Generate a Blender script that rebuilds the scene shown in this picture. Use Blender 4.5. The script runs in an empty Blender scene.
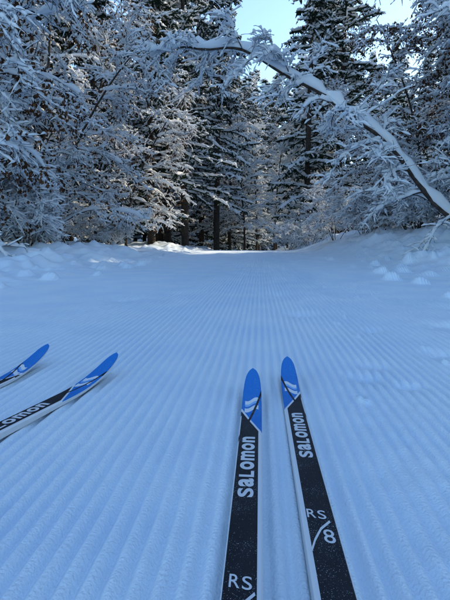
import bpy, math, numpy as np
from mathutils import Vector, Matrix
rng=np.random.default_rng(11)
sc=bpy.context.scene
sc.view_settings.view_transform='Standard'; sc.view_settings.look='None'; sc.view_settings.exposure=0
COL=sc.collection

# ------------------------------------------------------------ noise
def _h(ix,iy,s):
    v=np.sin(ix*127.1+iy*311.7+s*74.7)*43758.5453
    return v-np.floor(v)
def vnoise(x,y,s=0):
    ix=np.floor(x);iy=np.floor(y);fx=x-ix;fy=y-iy
    fx=fx*fx*(3-2*fx);fy=fy*fy*(3-2*fy)
    a=_h(ix,iy,s);b=_h(ix+1,iy,s);c=_h(ix,iy+1,s);d=_h(ix+1,iy+1,s)
    return (a*(1-fx)+b*fx)*(1-fy)+(c*(1-fx)+d*fx)*fy
def fbm(x,y,s=0,o=4):
    t=0;a=.5
    for i in range(o):
        t=t+a*(vnoise(x,y,s+i)-.5);x=x*2.03+3.1;y=y*2.03+1.7;a*=.5
    return t
def sst(a,b,x):
    t=np.clip((x-a)/(b-a),0,1);return t*t*(3-2*t)

def ground_h(x,y):
    x=np.asarray(x,float);y=np.asarray(y,float)
    z=-0.03*np.clip(y-20,0,40)+.16*np.clip(y-62,0,110)
    off_r=sst(1.9,4.4,x+0.05*(y-8))*sst(2.0,7.5,y)
    z=z+off_r*(.66+.50*fbm(x*.7,y*.5,3))
    off_l=sst(2.2,4.0,-x)
    z=z+off_l*(.18+.40*fbm(x*.6,y*.6,9))
    off=np.maximum(sst(1.9,3.0,-x),sst(1.7,3.0,x))
    bl=fbm(x*1.9,y*1.9,15,3);bl2=fbm(x*4.3+2,y*3.6,17,3)
    z=z+off*(.28*fbm(x*1.7,y*1.7,5,5)+.55*np.clip(bl,0,1)**1.3+.42*np.clip(bl2,0,1)**1.4)
    z=z+.03*fbm(x*.45,y*.35,21)*sst(.3,3,np.abs(y))
    return z
_cr=np.random.default_rng(5)
CL=[(_cr.uniform(1.3,4.0),_cr.uniform(2.6,10.5),_cr.uniform(.025,.10)) for _ in range(110)]+[(-_cr.uniform(1.7,4.0),_cr.uniform(2.6,9),_cr.uniform(.025,.09)) for _ in range(60)]+[(_cr.uniform(.25,1.4),_cr.uniform(1.0,4),_cr.uniform(.008,.02)) for _ in range(50)]
def cord(x,y):
    per=.0270
    xx=x+.004*fbm(x*.8,y*.5,40)+.0008*fbm(x*20,y*9,41)
    ph=np.abs(((xx/per)%1.0)-.5)*2
    prof=sst(.02,.80,ph)
    m=sst(-2.4,-1.9,x)*(1-sst(2.1,2.8,x))
    m=m*(.6+.5*sst(-.12,.12,fbm(x*.9,y*.5,44)))
    wear=sst(.04,.16,fbm(x*2.2+5,y*1.1,47))*sst(.12,.35,x)
    m=m*(1-.6*wear)
    strip=np.exp(-((x-.62)/.08)**2)
    m=m*(1-.4*strip)
    m=m*(.85+.6*fbm(x*14,y*11,49))
    z=-.0140*(1-prof)*m
    z=z+.0036*fbm(x*45,y*28,51,3)*(.7+wear*1.5)
    z=z+.014*wear*fbm(x*9,y*7,53,3)+.009*fbm(x*3,y*2.4,57,3)*sst(.3,1.5,np.abs(y))
    for (cx,cy,r,d) in [(.30,1.22,.05,.014),(.40,1.15,.035,.014),(.36,1.35,.05,.012),(.62,1.5,.07,.016),(.55,.95,.04,.012),(.22,2.3,.08,.018),(.9,2.0,.12,.018),(.5,1.9,.06,.014),(1.2,2.6,.12,.02),(-.9,2.8,.1,.014),(.1,3.2,.12,.018)]:
        g=np.exp(-(((x-cx)/r)**2+((y-cy)/(r*.8))**2)); z=z-d*g*(1+1.5*fbm(x*25,y*25,60))
    return z

# ------------------------------------------------------------ mesh helper
def quads_mesh(name,V,F,mats,mi=None,smooth=True):
    me=bpy.data.meshes.new(name)
    V=np.asarray(V,np.float32);F=np.asarray(F,np.int32)
    me.vertices.add(len(V));me.vertices.foreach_set('co',V.ravel())
    me.loops.add(F.size);me.loops.foreach_set('vertex_index',F.ravel())
    me.polygons.add(len(F))
    me.polygons.foreach_set('loop_start',np.arange(0,F.size,4,dtype=np.int32))
    me.polygons.foreach_set('loop_total',np.full(len(F),4,np.int32))
    if mi is not None: me.polygons.foreach_set('material_index',np.asarray(mi,np.int32))
    me.polygons.foreach_set('use_smooth',np.full(len(F),smooth))
    for m in mats: me.materials.append(m)
    me.update(calc_edges=True);return me
def obj(name,me,loc=(0,0,0),rot=(0,0,0),scale=(1,1,1),parent=None):
    o=bpy.data.objects.new(name,me);COL.objects.link(o)
    o.location=loc;o.rotation_euler=rot;o.scale=scale
    if parent:o.parent=parent
    return o

# ------------------------------------------------------------ materials
def newmat(name):
    m=bpy.data.materials.new(name);m.use_nodes=True
    nt=m.node_tree;b=nt.nodes['Principled BSDF'];return m,nt,b
def mk_noise_mat(name,c1,c2,scale,rough=.8,bump=0,bscale=20,spec=.2,detail=1,dist=.01):
    m,nt,b=newmat(name);N=nt.nodes;L=nt.links
    tc=N.new('ShaderNodeTexCoord');n=N.new('ShaderNodeTexNoise');n.inputs['Scale'].default_value=scale;n.inputs['Detail'].default_value=detail
    r=N.new('ShaderNodeMix');r.data_type='RGBA';r.inputs[6].default_value=(*c1,1);r.inputs[7].default_value=(*c2,1)
    mr=N.new('ShaderNodeMapRange');mr.inputs[1].default_value=.35;mr.inputs[2].default_value=.65
    L.new(tc.outputs['Object'],n.inputs['Vector']);L.new(n.outputs['Fac'],mr.inputs[0]);L.new(mr.outputs[0],r.inputs[0]);L.new(r.outputs[2],b.inputs['Base Color'])
    b.inputs['Roughness'].default_value=rough;b.inputs['Specular IOR Level'].default_value=spec
    if bump:
        n2=N.new('ShaderNodeTexNoise');n2.inputs['Scale'].default_value=bscale;n2.inputs['Detail'].default_value=3
        L.new(tc.outputs['Object'],n2.inputs['Vector'])
        bp=N.new('ShaderNodeBump');bp.inputs['Strength'].default_value=bump;bp.inputs['Distance'].default_value=dist
        L.new(n2.outputs['Fac'],bp.inputs['Height']);L.new(bp.outputs[0],b.inputs['Normal'])
    return m
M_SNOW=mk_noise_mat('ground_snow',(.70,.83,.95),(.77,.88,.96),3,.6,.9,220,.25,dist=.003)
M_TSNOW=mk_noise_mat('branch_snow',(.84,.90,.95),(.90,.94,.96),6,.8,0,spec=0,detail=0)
M_BARK=mk_noise_mat('bark',(.03,.024,.02),(.065,.052,.042),14,.9,.5,60)
M_TWIG=mk_noise_mat('twig_bark',(.025,.018,.015),(.05,.035,.026),5,.9,spec=0,detail=0)
M_NEED=mk_noise_mat('spruce_needles',(.014,.026,.020),(.032,.052,.034),4,.9,spec=0,detail=0)
M_LEAF=mk_noise_mat('withered_leaves',(.05,.026,.016),(.12,.06,.03),8,.8,spec=0,detail=0)
nt=M_TSNOW.node_tree;pb=nt.nodes['Principled BSDF'];tr=nt.nodes.new('ShaderNodeBsdfTranslucent');tr.inputs[0].default_value=(.9,.92,.95,1)
ms=nt.nodes.new('ShaderNodeMixShader');ms.inputs[0].default_value=.35
nt.links.new(pb.outputs[0],ms.inputs[1]);nt.links.new(tr.outputs[0],ms.inputs[2]);nt.links.new(ms.outputs[0],nt.nodes['Material Output'].inputs[0])

# ------------------------------------------------------------ ground
def build_ground():
    fx=np.arange(-2.7,3.3,.0034)
    out=[];s=.02;x=0
    while x<150: out.append(x);x+=s;s=min(s*1.035+.0,8)
    out=np.array(out[1:])
    xs=np.concatenate([(-2.7-out)[::-1],fx,fx[-1]+out])
    ys=[];y=.25
    while y<24: ys.append(y);y+=max(.006,y*.0115)
    while y<260: ys.append(y);y+=.3+.03*(y-24)
    back=[];y=.25
    while y>-90: 
        y-= .03 if y>-1.2 else .25+abs(y)*.06
        back.append(y)
    ys=np.array(back[::-1]+ys)
    X,Y=np.meshgrid(xs,ys);Z=ground_h(X,Y)+cord(X,Y)
    # fallen clumps of snow
    for (cx,cy,r) in CL:
        i0,i1=np.searchsorted(xs,[cx-3*r,cx+3*r]);j0,j1=np.searchsorted(ys,[cy-3*r,cy+3*r])
        if i1-i0<2 or j1-j0<1: continue
        a=X[j0:j1,i0:i1];b_=Y[j0:j1,i0:i1]
        q=((a-cx)/r)**2+((b_-cy)/r)**2
        Z[j0:j1,i0:i1]+=r*.75*np.exp(-q*q*.9)*(1+1.6*fbm(a/r*.8,b_/r*.8,7))
    V=np.stack([X,Y,Z],-1).reshape(-1,3)
    nx,ny=len(xs),len(ys)
    i=(np.arange(ny-1)[:,None]*nx+np.arange(nx-1)[None]).ravel()
    F=np.stack([i,i+1,i+1+nx,i+nx],1)
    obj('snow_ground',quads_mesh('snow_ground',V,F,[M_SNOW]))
build_ground()

# ------------------------------------------------------------ branch engine
class B:
    def __init__(s): s.V=[];s.F=[];s.M=[];s.n=0
    def add(s,V,F,m):
        s.V.append(V);s.F.append(F+s.n);s.M.append(np.full(len(F),m));s.n+=len(V)
    def mesh(s,name,mats):
        return quads_mesh(name,np.concatenate(s.V),np.concatenate(s.F),mats,np.concatenate(s.M))
def frames(P):
    T=np.gradient(P,axis=1);T/=np.linalg.norm(T,axis=-1,keepdims=True)+1e-9
    S=np.cross(T,np.array([0,0,1.]));l=np.linalg.norm(S,axis=-1,keepdims=True)
    S=np.where(l<1e-3,np.array([1.,0,0]),S/(l+1e-9));U=np.cross(S,T)
    return T,S,U
def tube(b,P,W,H,k,m,phase=0.):
    T,S,U=frames(P)
    a=np.arange(k)/k*2*np.pi+phase
    V=P[:,:,None,:]+S[:,:,None,:]*(np.cos(a)[None,None,:,None]*W[:,:,None,None])+U[:,:,None,:]*(np.sin(a)[None,None,:,None]*H[:,:,None,None])
    mm,n=P.shape[:2]
    base=(np.arange(mm)[:,None,None]*n+np.arange(n-1)[None,:,None])*k
    j=np.arange(k)[None,None,:];j2=(j+1)%k
    F=np.stack([base+j,base+j2,base+k+j2,base+k+j],-1).reshape(-1,4)
    b.add(V.reshape(-1,3),F,m)
def wood(b,P,R,k,m): tube(b,P,R,R,k,m)
def snow(b,P,R,w,h,k,m,bare=.12,rg=rng,zmin=.25):
    T,S,U=frames(P)
    hz=np.sqrt(np.clip(1-T[...,2]**2,0,1));hz=sst(zmin,.9,hz)
    q=rg.uniform(.5,1.5,R.shape)*hz
    q=np.where(rg.random(R.shape)<bare,q*.12,q)
    ww=(w+R*.9)*q+1e-4;hh=h*q+1e-4
    ww[:,-1]*=.6;hh[:,-1]*=.6
    Q=P+np.array([0,0,1.])*(R*.7*1+hh*.7)[...,None]
    tube(b,Q,ww,hh,k,m,phase=.4)
def grow(O,D,L,n,droop,jit,R0,R1,rg):
    m=len(O);P=np.zeros((m,n,3));P[:,0]=O;d=D.copy();st=(L/(n-1))[:,None]
    dr=droop if np.ndim(droop) else np.full(m,droop)
    for i in range(1,n):
        P[:,i]=P[:,i-1]+d*st
        d=d+rg.normal(0,jit,(m,3));d[:,2]-=dr
        d/=np.linalg.norm(d,axis=1,keepdims=True)
    R=R0[:,None]*(1-(1-R1)*np.linspace(0,1,n)[None])
    return P,R
def spawn(P,R,k,t0,t1,Lf,ang,flat,n,droop,jit,rs,rg,even=False,R1=.3,up=0):
    m,n0=P.shape[:2];T,S,U=frames(P)
    if even: t=(np.arange(k)[None]+rg.uniform(0,1,(m,k)))/k*(t1-t0)+t0
    else: t=rg.uniform(t0,t1,(m,k))
    f=t*(n0-1);i=np.minimum(f.astype(int),n0-2);fr=(f-i)[...,None]
    r=np.arange(m)[:,None]
    O=P[r,i]*(1-fr)+P[r,i+1]*fr;TT=T[r,i];SS=S[r,i];UU=U[r,i]
    RR=R[r,i]
    a=rg.uniform(ang[0],ang[1],(m,k));
    if flat>=3: bb=rg.uniform(0,2*np.pi,(m,k));
    else: bb=rg.uniform(-flat,flat,(m,k))+np.where(rg.random((m,k))<.5,np.pi,0)
    ca,sa,cb,sb=[v[...,None] for v in (np.cos(a),np.sin(a),np.cos(bb),np.sin(bb))]
    D=TT*ca+(SS*cb+UU*sb)*sa
    D[...,2]+=up
    D/=np.linalg.norm(D,axis=-1,keepdims=True)
    L=Lf(t,rg.uniform(0,1,(m,k)))
    Rc=RR*rs
    return grow(O.reshape(-1,3),D.reshape(-1,3),L.ravel(),n,droop,jit,Rc.ravel(),R1,rg)

def crown(b,P,R,rg,k1,L1,k2=9,k3=7,t0=.12,droop=.10,ang1=(.9,1.45),leaves=0,sn=1.0,up=.15,flat=4):
    P1,R1=spawn(P,R,k1,t0,.98,lambda t,u:L1*(1-.62*t)*(.6+.6*u),ang1,flat,14,droop*.7,.10,.38,rg,True,.3,up)
    R1=np.maximum(R1,.007)
    wood(b,P1,R1,5,0);snow(b,P1,R1,.022*sn,.036*sn,7,1,.10,rg)
    P2,R2=spawn(P1,R1,k2,.12,.98,lambda t,u:(.30+.65*u)*(1.1-.6*t)*L1*.40,(.5,1.2),.8,10,.06,.12,.6,rg,True)
    R2=np.clip(R2,.005,.02)
    wood(b,P2,R2,3,2);snow(b,P2,R2,.015*sn,.025*sn,6,1,.16,rg)
    P3,R3=spawn(P2,R2,k3,.15,.98,lambda t,u:.06+.30*u**1.3,(.4,1.3),1.2,6,.09,.17,.7,rg,True)
    R3=np.clip(R3,.0035,.006)
    wood(b,P3,R3,3,2);snow(b,P3,R3,.0095*sn,.016*sn,5,1,.26,rg)
    if leaves:
        E=P3[:,-1];idx=rg.integers(0,len(E),leaves);C=E[idx]+rg.normal(0,.03,(leaves,3))
        A=rg.normal(0,1,(leaves,3));A[:,2]-=1.3;A/=np.linalg.norm(A,axis=1,keepdims=True)
        Bv=np.cross(A,rg.normal(0,1,(leaves,3)));Bv/=np.linalg.norm(Bv,axis=1,keepdims=True)
        l=rg.uniform(.05,.09,(leaves,1));w=l*.36
        V=np.stack([C,C+A*l*.5+Bv*w,C+A*l,C+A*l*.5-Bv*w],1).reshape(-1,3)
        F=np.arange(leaves*4).reshape(-1,4);b.add(V,F,3)
MATS=[M_BARK,M_TSNOW,M_TWIG,M_LEAF,M_NEED]

def beech(seed,H,lean,k1,L1,r0,leaves=0,k3=7,t0=.12,sn=1.,k2=9):
    rg=np.random.default_rng(seed);b=B()
    n=16;t=np.linspace(0,1,n)
    P=np.stack([lean*H*t**2.2+.05*np.sin(t*7+seed),.08*np.sin(t*5+seed*2),H*t*(1-.25*lean*t)-.2],-1)[None]
    R=(r0*(1-.8*t))[None]
    wood(b,P,R,9,0);snow(b,P,R,.012,.03,6,1,.1,rg,.45)
    crown(b,P,R,rg,k1,L1,k2=k2,k3=k3,t0=t0,leaves=leaves,sn=sn)
    return b.mesh('beech_%d'%seed,MATS)
def bush(seed,m,H,spread,k1,L1,leaves=0,sn=1.1):
    rg=np.random.default_rng(seed);b=B()
    az=rg.uniform(0,2*np.pi,m);O=np.stack([np.cos(az)*.15,np.sin(az)*.15,np.full(m,-.15)],1)
    D=np.stack([np.cos(az)*spread*rg.uniform(.2,1,m),np.sin(az)*spread*rg.uniform(.2,1,m),np.ones(m)],1);D/=np.linalg.norm(D,axis=1,keepdims=True)
    P,R=grow(O,D,rg.uniform(.6,1.1,m)*H,14,.065,.07,np.full(m,.018),.3,rg)
    wood(b,P,R,5,0);snow(b,P,R,.014*sn,.024*sn,6,1,.08,rg)
    crown(b,P,R,rg,k1,L1,k2=6,k3=5,t0=.2,leaves=leaves,sn=sn)
    return b.mesh('bush_%d'%seed,MATS)
def spruce(seed,H,r0,Lm,k1=100,t0=.06,sn=1.,k2=12,k3=3,tufts=5000,fat=1.):
    rg=np.random.default_rng(seed);b=B()
    n=14;t=np.linspace(0,1,n)
    P=np.stack([.05*np.sin(t*6+seed),.05*np.cos(t*5),H*t-.3],-1)[None];R=(r0*(1-.93*t))[None]
    wood(b,P,R,10,0)
    P1,R1=spawn(P,R,k1,t0,.995,lambda t,u:(Lm*(1-t)**.75+.25)*(.6+.55*u),(1.35,1.85),4,8,.05,.04,.2,rg,True,.3,.05)
    R1=np.clip(R1,.008,.04)
    snow(b,P1,R1*0+.03,.08*sn,.06*sn,6,1,.15,rg,.1)
    wood(b,P1,R1*0+.04*fat,4,4)
    P2,R2=spawn(P1,R1*0+.04*fat,k2,.10,.98,lambda t,u:(.18+.9*(1-t))*(.35+.35*u)*(Lm/3.2)*1.2,(.7,1.15),.35,5,.07,.08,1,rg,True,.5)
    tube(b,P2,R2,R2,3,4);snow(b,P2,R2,.04*sn,.05*sn,5,1,.2,rg,.1)
    if k3:
        P3,R3=spawn(P2,R2,k3,.15,1,lambda t,u:.10+.26*u,(.5,1.4),1.0,3,.2,.12,.8,rg,True,.3)
        tube(b,P3,R3,R3,3,4);snow(b,P3,R3,.024*sn,.036*sn,4,1,.32,rg,.1)
    else: P3=P2
    m=tufts;f=rg.integers(0,len(P3),m);C=P3[f,rg.integers(0,3,m)]
    A=rg.normal(0,1,(m,3));A[:,2]-=1.0;A/=np.linalg.norm(A,axis=1,keepdims=True)
    Bv=np.cross(A,rg.normal(0,1,(m,3)));Bv/=np.linalg.norm(Bv,axis=1,keepdims=True)
    l=rg.uniform(.10,.22,(m,1))*fat
    V=np.stack([C-Bv*l*.28,C+Bv*l*.28,C+A*l+Bv*.01,C+A*l-Bv*.01],1).reshape(-1,3)
    b.add(V,np.arange(m*4).reshape(-1,4),4)
    return b.mesh('spruce_%d'%seed,MATS)

BE=[beech(1,6.5,.28,30,2.3,.055,4200),beech(2,7.5,.12,32,2.5,.065,3200),beech(3,5.5,.42,26,2.4,.05,1000),beech(4,9.5,.10,36,2.9,.085,0,4,.15,1.4)]
BU=[bush(11,8,2.6,.8,10,.9),bush(12,7,3.4,.65,10,1.0,500)]
SP=[spruce(21,18,.20,3.0,sn=1.1),spruce(22,15,.17,2.6,100,.03,1.3),spruce(23,20,.22,3.1,105,.16,1.1)]
SPL=[spruce(24,18,.20,3.1,105,.06,1.5,10,0,6000,1.4),spruce(25,20,.2,3.2,105,.12,1.5,10,0,6000,1.4)]

def put(name,me,x,y,rz=None,s=1,parent=None,dz=0):
    z=float(ground_h(x,y))+dz
    if rz is None: rz=rng.uniform(0,6.28)
    return obj(name,me,(x,y,z),(rng.normal(0,.02),rng.normal(0,.02),rz),(s,s,s*rng.uniform(.95,1.08)),parent)

AZ=math.radians(60);EL=math.radians(25)
SD=np.array([math.sin(AZ),math.cos(AZ)])
def in_beam(x,y):
    # corridors cut through the forest to let low sun reach the trail end
    for (cx,cy,hw) in [(0,32,7.0),(-.9,17.2,3.8)]:
        d=np.array([x-cx,y-cy]);t=d@SD
        if t>3.0 and abs(d[0]*SD[1]-d[1]*SD[0])<hw: return True
    return False

# left side of trail
for (x,y,v,s,rz) in [(-4.6,6.3,0,.95,.2),(-5.4,8.6,0,1,.1),(-4.9,10.4,2,1.0,.3),(-5.2,13.0,1,1,.5),(-7.0,9.0,3,1,.4),(-5.0,16,2,1.1,-.2),(-7.4,14.5,3,1,1)]:
    put('snowy_beech_tree',BE[v],x,y,rz,s)
for (x,y,v,s) in [(-4.5,8.2,0,.8),(-5.2,9.6,1,.9),(-5.9,7.0,1,.8),(-4.9,12.2,0,.7)]:
    put('snowy_bush',BU[v],x,y,None,s)
# right side of trail
for (x,y,v,s,rz) in [(5.0,6.4,0,1,3.2),(5.3,8.8,2,1,3.3),(4.9,10.8,1,.9,3.0),(4.6,13.0,0,.95,3.4),(6.8,11.0,3,1,2.6),(4.2,15.2,2,.9,3.1),(6.6,13.8,1,1.1,3)]:
    put('snowy_beech_tree',BE[v],x,y,rz,s)
for (x,y,v,s) in [(4.3,8.6,0,.8),(4.9,9.8,1,.8),(3.9,11.2,0,.75),(4.2,12.6,1,.9),(3.4,14.6,0,.9),(2.9,17.0,1,.7),(2.3,20.5,0,.7),(3.8,22.0,1,.8),(1.5,23.5,1,.7),(5.0,19.5,0,.9)]:
    put('snowy_bush',BU[v],x,y,None,s)
# frosted broadleaved trees in the clearing at the end of the trail
for (x,y,v,s) in [(-1.0,26,3,.85),(.9,28,3,.85),(-2.9,27,1,1.1),(-.2,31,3,1.0),(2.0,31,3,1.0)]:
    put('snowy_beech_tree',BE[v],x,y,None,s)
# tall spruces near the trail end, then unseen ones added at right blocking sun
for (x,y,v,s) in [(-3.4,20,2,.85),(-5.2,24,2,1),(-2.3,23.5,2,.8),(-3.9,29,0,.95),(-6.5,28,0,1),(-4.6,18.2,0,.9),(2.6,26,0,1.05),(4.7,27.6,2,1.15),(-2.1,30,1,.82),(-.1,36,0,.66),(-1.5,38,0,.76),(1.4,39,0,.8),(.3,43,1,1.0),(-2.9,35,0,1),(-8.2,22,0,1),(-9.5,17,0,1),(8.6,16.8,0,1),(9.6,12,2,1),(-9.8,12,1,1),(-7.8,33,0,1),(8.5,7.0,0,1),(10.5,9,1,1),(8.3,4.4,1,1),(12,6.8,0,1),(8.0,1.8,0,1),(11,4,2,1),(13,10.5,0,1)]:
    put('snowy_spruce_tree',SP[v],x,y,None,s)

# arching snow-loaded tree leaning over the trail
def arch(name,pts,r0,r1,seed,k1,L1,sn,x0,y0):
    rg=np.random.default_rng(seed);b=B()
    pts=np.array(pts,float);z0=float(ground_h(x0,y0))
    t=np.linspace(0,1,len(pts));tt=np.linspace(0,1,40)
    P=np.stack([np.interp(tt,t,pts[:,i]) for i in range(3)],-1)
    for _ in range(3): P[1:-1]=(P[:-2]+2*P[1:-1]+P[2:])/4
    P+=np.stack([.03*np.sin(tt*23),.04*np.sin(tt*17),.04*np.sin(tt*29)],-1)
    P=P-np.array([x0,y0,z0])
    P=P[None];R=(r0+(r1-r0)*tt)[None]
    wood(b,P,R,10,0);snow(b,P,R,.035,.07,9,1,.0,rg,.2);snow(b,P,R,.02,.095,9,1,.05,rg,.2)
    crown(b,P,R,rg,k1,L1,k2=8,k3=6,t0=.1,ang1=(.5,1.3),droop=.10,sn=sn,up=-.05)
    obj(name,b.mesh(name,MATS),(x0,y0,z0))
arch('leaning_snowy_tree',[(4.3,8.1,.1),(3.35,8,.75),(2.6,8,1.6),(1.9,8,2.3),(1.25,8,2.8),(.6,8,3.15),(-.2,8,3.6),(-.8,8.1,3.8),(-1.4,8.2,3.85),(-2.0,8.3,3.7)],.050,.018,31,26,1.3,1.1,4.3,8.1)
arch('leaning_snowy_tree',[(5.2,7.2,.2),(4.4,7,1.6),(3.7,6.9,2.7),(3.0,6.8,3.6),(2.2,6.7,4.3),(1.4,6.6,4.8)],.05,.015,32,22,1.5,1.1,5.2,7.2)
arch('leaning_snowy_tree',[(-5.0,5.8,.1),(-4.3,5.7,1.8),(-3.6,5.6,3.0),(-2.8,5.6,3.8),(-2.0,5.5,4.3)],.05,.015,33,22,1.6,1.1,-5.0,5.8)

# forest behind / around
def forest(name,pts,kinds):
    e=bpy.data.objects.new(name,None);COL.objects.link(e)
    for i,(x,y) in enumerate(pts):
        me=kinds[rng.integers(0,len(kinds))]
        sky_gap=(-.15<x/y<.07) if y>0 else False
        put('tree',me,x,y,None,rng.uniform(.85,1.25) if not sky_gap else max(.3,(.38*y*.95-float(ground_h(x,y)))/19),e)
pts=[]
for _ in range(1500):
    x=rng.uniform(-34,34);y=rng.uniform(30,80)
    if y<44 and abs(x+1)<5: continue
    if in_beam(x,y): continue
    if all((x-a)**2+(y-b_)**2>2.9**2 for a,b_ in pts): pts.append((x,y))
    if len(pts)>125: break
forest('distant_forest',pts,SPL)
pts=[]
for _ in range(900):
    sx=-1 if rng.random()<.4 else 1
    x=sx*rng.uniform(11,24);y=rng.uniform(-2,32)
    if in_beam(x,y): continue
    if all((x-a)**2+(y-b_)**2>3.2**2 for a,b_ in pts): pts.append((x,y))
    if len(pts)>52: break
forest('trailside_forest',pts,SPL)

# ------------------------------------------------------------ skis
def m_plain(name,c,r,spec=.5,coat=0):
    m,nt,b=newmat(name);N=nt.nodes;L=nt.links
    n=N.new('ShaderNodeTexNoise');n.inputs['Scale'].default_value=60
    tc=N.new('ShaderNodeTexCoord');L.new(tc.outputs['Object'],n.inputs['Vector'])
    mx=N.new('ShaderNodeMix');mx.data_type='RGBA';mx.inputs[6].default_value=(*[v*.85 for v in c],1);mx.inputs[7].default_value=(*c,1)
    L.new(n.outputs['Fac'],mx.inputs[0]);L.new(mx.outputs[2],b.inputs['Base Color'])
    b.inputs['Roughness'].default_value=r;b.inputs['Specular IOR Level'].default_value=spec;b.inputs['Coat Weight'].default_value=coat
    return m
M_SIDE=m_plain('ski_sidewall',(.62,.66,.70),.4);M_BASE=m_plain('ski_base',(.02,.02,.022),.4)
M_LET=m_plain('ski_lettering',(.72,.75,.80),.5);M_BIND=m_plain('binding_plastic',(.03,.03,.033),.35)
def m_top(name,side):
    m,nt,b=newmat(name);N=nt.nodes;L=nt.links
    tc=N.new('ShaderNodeTexCoord');sp=N.new('ShaderNodeSeparateXYZ');L.new(tc.outputs['Object'],sp.inputs[0])
    def mt(op,a,b_=0.,c=None):
        n=N.new('ShaderNodeMath');n.operation=op
        for i,v in enumerate([a,b_]+([c] if c is not None else [])):
            if isinstance(v,(int,float)): n.inputs[i].default_value=v
            else: L.new(v,n.inputs[i])
        return n.outputs[0]
    x=mt('MULTIPLY',sp.outputs[0],float(side));s=mt('MULTIPLY',sp.outputs[1],-1.)
    def band(v,a,c): return mt('MULTIPLY',mt('GREATER_THAN',v,a),mt('LESS_THAN',v,c))
    def mix(f,c1,c2):
        n=N.new('ShaderNodeMix');n.data_type='RGBA';L.new(f,n.inputs[0])
        for i,c in ((6,c1),(7,c2)):
            if isinstance(c,tuple): n.inputs[i].default_value=(*c,1)
            else: L.new(c,n.inputs[i])
        return n.outputs[2]
    W=(.68,.72,.77);K=(.006,.008,.014);BL=(.008,.17,.56);LB=(.22,.45,.80)
    after=mt('GREATER_THAN',s,.20)
    edge=mt('MULTIPLY',after,mt('MAXIMUM',mt('GREATER_THAN',x,.0155),mt('LESS_THAN',x,-.0205)))
    c=mix(edge,K,W)
    dg=mt('ADD',s,mt('MULTIPLY',x,-2.6))
    c=mix(mt('LESS_THAN',dg,.235),c,W)
    c=mix(mt('LESS_THAN',dg,.222),c,BL)
    wv=mt('ADD',s,mt('MULTIPLY',mt('SINE',mt('MULTIPLY',x,150.)),.009))
    inner=mt('LESS_THAN',mt('ABSOLUTE',x),.0150)
    c=mix(mt('MULTIPLY',band(wv,.125,.140),inner),c,W)
    c=mix(mt('MULTIPLY',band(wv,.158,.176),inner),c,W)
    c=mix(mt('MULTIPLY',band(wv,.140,.150),inner),c,LB)
    dark=band(mt('ADD',s,mt('MULTIPLY',x,5.)),.19,.215)
    c=mix(dark,c,K)
    # thin dusting of snow crystals on the top sheet
    d1=N.new('ShaderNodeTexNoise');d1.inputs['Scale'].default_value=900.;d1.inputs['Detail'].default_value=1.;L.new(tc.outputs['Object'],d1.inputs['Vector'])
    d2=N.new('ShaderNodeTexNoise');d2.inputs['Scale'].default_value=22.;L.new(tc.outputs['Object'],d2.inputs['Vector'])
    dust=mt('GREATER_THAN',mt('ADD',d1.outputs['Fac'],mt('MULTIPLY',d2.outputs['Fac'],.25)),.85)
    c=mix(dust,c,(.55,.62,.7))
    L.new(c,b.inputs['Base Color'])
    b.inputs['Specular IOR Level'].default_value=.20
    n=N.new('ShaderNodeTexNoise');n.inputs['Scale'].default_value=35.;L.new(tc.outputs['Object'],n.inputs['Vector'])
    mr=N.new('ShaderNodeMapRange');mr.inputs[3].default_value=.35;mr.inputs[4].default_value=.6;L.new(n.outputs['Fac'],mr.inputs[0]);L.new(mr.outputs[0],b.inputs['Roughness'])
    return m
M_TOP={1:m_top('ski_topsheet_a',1),-1:m_top('ski_topsheet_b',-1)}
LEN=1.90
def half_w(s):
    k=[0,.003,.008,.016,.03,.05,.09,.16,.3,.9,1.6,1.87,1.9]
    v=[.001,.006,.0095,.013,.0165,.0193,.0215,.0225,.0222,.0215,.0220,.0205,.015]
    return np.interp(s,k,v)
def base_z(s):
    return .052*np.clip((.24-s)/.24,0,1)**2.1
def thick(s): return np.interp(s,[0,.03,.2,.5,.9,1.2,1.6,1.9],[.004,.006,.009,.015,.026,.026,.014,.008])
def top_z(s): return base_z(s)+thick(s)
def letter_mesh(ch,bold=.02):
    cu=bpy.data.curves.new('t','FONT');cu.body=ch;cu.size=1;cu.offset=bold;cu.resolution_u=6
    o=bpy.data.objects.new('t',cu);COL.objects.link(o)
    dg=bpy.context.evaluated_depsgraph_get();me=bpy.data.meshes.new_from_object(o.evaluated_get(dg))
    V=np.array([v.co[:2] for v in me.vertices]);F=[list(p.vertices) for p in me.polygons]
    bpy.data.objects.remove(o);bpy.data.meshes.remove(me)
    V-=V.min(0);sz=V.max(0);return V/sz,F,sz[0]/sz[1]
GL={c:letter_mesh(c,.035) for c in 'SaLomn'};GL.update({'R':letter_mesh('R',.005),'s':letter_mesh('S',.005),'8':letter_mesh('8',.005)})
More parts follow.
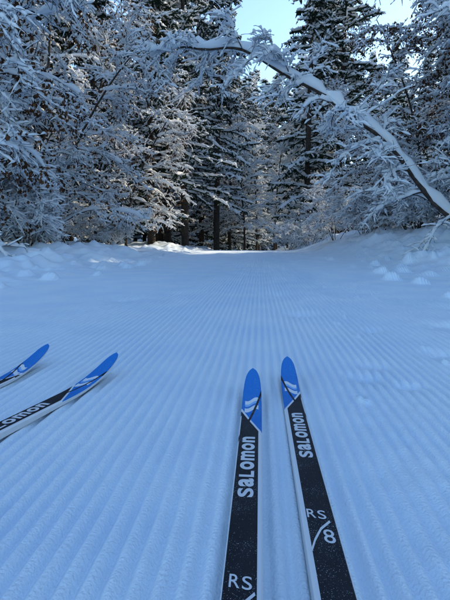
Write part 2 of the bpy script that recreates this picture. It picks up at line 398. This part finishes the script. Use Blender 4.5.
def ski(x,y,ang,side,z=.002,letters=True):
    e=bpy.data.objects.new('cross_country_ski',None);COL.objects.link(e)
    e.location=(x,y,z+float(ground_h(x,y-.5)));e.rotation_euler=(0,0,-ang)
    S=np.concatenate([np.array([0,.0015,.004,.008,.013,.02,.03,.042,.056,.072]),np.arange(.09,.3,.02),np.arange(.3,1.86,.05),np.array([1.87,1.885,1.9])])
    w=half_w(S);bz=base_z(S);t=thick(S);bev=np.minimum(.0022,w*.4);bv=np.minimum(.0022,t*.4)
    ring=[(-w,bz),(-w-.0,bz+t-bv),(-w+bev,bz+t),(-w*.3,bz+t+.0003),(w*.3,bz+t+.0003),(w-bev,bz+t),(w,bz+t-bv),(w,bz),(w*.25,bz),(w*.15,bz+.0012),(-w*.15,bz+.0012),(-w*.25,bz)]
    k=len(ring);n=len(S)
    V=np.stack([np.stack([r[0],-S,r[1]],-1) for r in ring],1).reshape(-1,3)
    i=np.arange(n-1)[:,None]*k;j=np.arange(k)[None];j2=(j+1)%k
    F=np.stack([i+j,i+k+j,i+k+j2,i+j2],-1).reshape(-1,4)
    cm=np.array([1,0,0,0,0,0,1,2,2,2,2,2]);mi=np.tile(cm,n-1)
    me=quads_mesh('ski_body',V,F,[M_TOP[side],M_SIDE,M_BASE],mi)
    o=obj('ski_body',me,parent=e);md=o.modifiers.new('es','EDGE_SPLIT');md.split_angle=math.radians(35)
    Vs=[];Fs=[];nn=0
    def addl(ch,fn):
        nonlocal nn
        v,f,_=GL[ch];p=fn(v);zz=top_z(-p[:,1])+.0009
        Vs.append(np.column_stack([p,zz]));Fs.extend([[a+nn for a in q] for q in f]);nn+=len(v)
    y0=-.507;hgt=.0235;wd={'S':.024,'a':.024,'L':.019,'o':.027,'m':.034,'n':.024}
    for ch in ['S','a','L','o','m','o','n']:
        W_=wd[ch];xo=-.0025*side
        addl(ch,lambda v:np.column_stack([xo+hgt/2-v[:,1]*hgt,y0+v[:,0]*W_]));y0+=W_+.004
    def up(ch,cx,cy,w_,h_,sh=.12): addl(ch,lambda v:np.column_stack([cx+(v[:,0]-.5)*w_,cy+(v[:,1]-.5)*h_+(v[:,0]-.5)*w_*-.1]))
    up('R',-.0085,-.668,.0115,.0190);up('s',.0050,-.670,.0105,.0190);up('8',.0080,-.714,.0135,.0260)
    me=bpy.data.meshes.new('lettering');me.from_pydata(np.concatenate(Vs).tolist(),[],Fs)
    me.materials.append(M_LET);obj('lettering',me,parent=e)
    pl=np.array([(-.0165,-.742),(-.010,-.722),(.000,-.700),(.0135,-.684)])
    d=np.array([.0005,-.0022]);q=np.concatenate([pl-d,(pl+d)[::-1]])
    me=bpy.data.meshes.new('slash_mark');me.from_pydata([(a,b_,float(top_z(-b_))+.0010) for a,b_ in q],[],[(0,1,6,7),(1,2,5,6),(2,3,4,5)])
    me.materials.append(M_LET);obj('slash_mark',me,parent=e)
    import bmesh
    bm=bmesh.new()
    def box(cx,cy,cz,sx,sy,sz):
        r=bmesh.ops.create_cube(bm,size=1);
        for v in r['verts']: v.co=Vector((cx+v.co.x*sx,cy+v.co.y*sy,cz+v.co.z*sz))
    tz=.0255
    box(0,-1.06,tz+.004,.036,.36,.008);box(0,-.92,tz+.014,.046,.07,.014);box(0,-.90,tz+.024,.026,.05,.012);box(-.0,-1.20,tz+.011,.044,.05,.010)
    bmesh.ops.bevel(bm,geom=bm.edges[:],offset=.002,segments=2,affect='EDGES')
    me=bpy.data.meshes.new('binding');bm.to_mesh(me);bm.free();me.materials.append(M_BIND);obj('binding',me,parent=e)
ski(-.015,1.085,0,1)
ski(.080,1.209,0,-1)
ski(-.417,1.213,math.radians(12.5),1)
ski(-.672,1.303,math.radians(5),-1)

# ------------------------------------------------------------ light
w=bpy.data.worlds.new('World');sc.world=w;w.use_nodes=True
N=w.node_tree.nodes;bg=N['Background'];sk=N.new('ShaderNodeTexSky');sk.sky_type='NISHITA';sk.sun_disc=False
sk.sun_elevation=EL;sk.sun_rotation=AZ;sk.ozone_density=3.4;sk.dust_density=.7;sk.air_density=1.25
w.node_tree.links.new(sk.outputs[0],bg.inputs[0]);bg.inputs[1].default_value=.36
ld=bpy.data.lights.new('sun','SUN');ld.energy=5;ld.angle=math.radians(.5);ld.color=(1,.82,.58)
lo=bpy.data.objects.new('sun',ld);COL.objects.link(lo)
sv=Vector((math.sin(AZ)*math.cos(EL),math.cos(AZ)*math.cos(EL),math.sin(EL)))
lo.rotation_mode='QUATERNION';lo.rotation_quaternion=sv.to_track_quat('Z','Y');lo.location=(20,20,30)

# ------------------------------------------------------------ camera
cd=bpy.data.cameras.new('camera');cam=bpy.data.objects.new('camera',cd);COL.objects.link(cam)
cd.sensor_fit='VERTICAL';cd.sensor_height=36;cd.sensor_width=27;cd.lens=26;cd.clip_start=.02;cd.clip_end=600
cam.location=(0,0,.38);cam.rotation_euler=(math.radians(90-7.63),0,math.radians(4.6))
sc.camera=cam
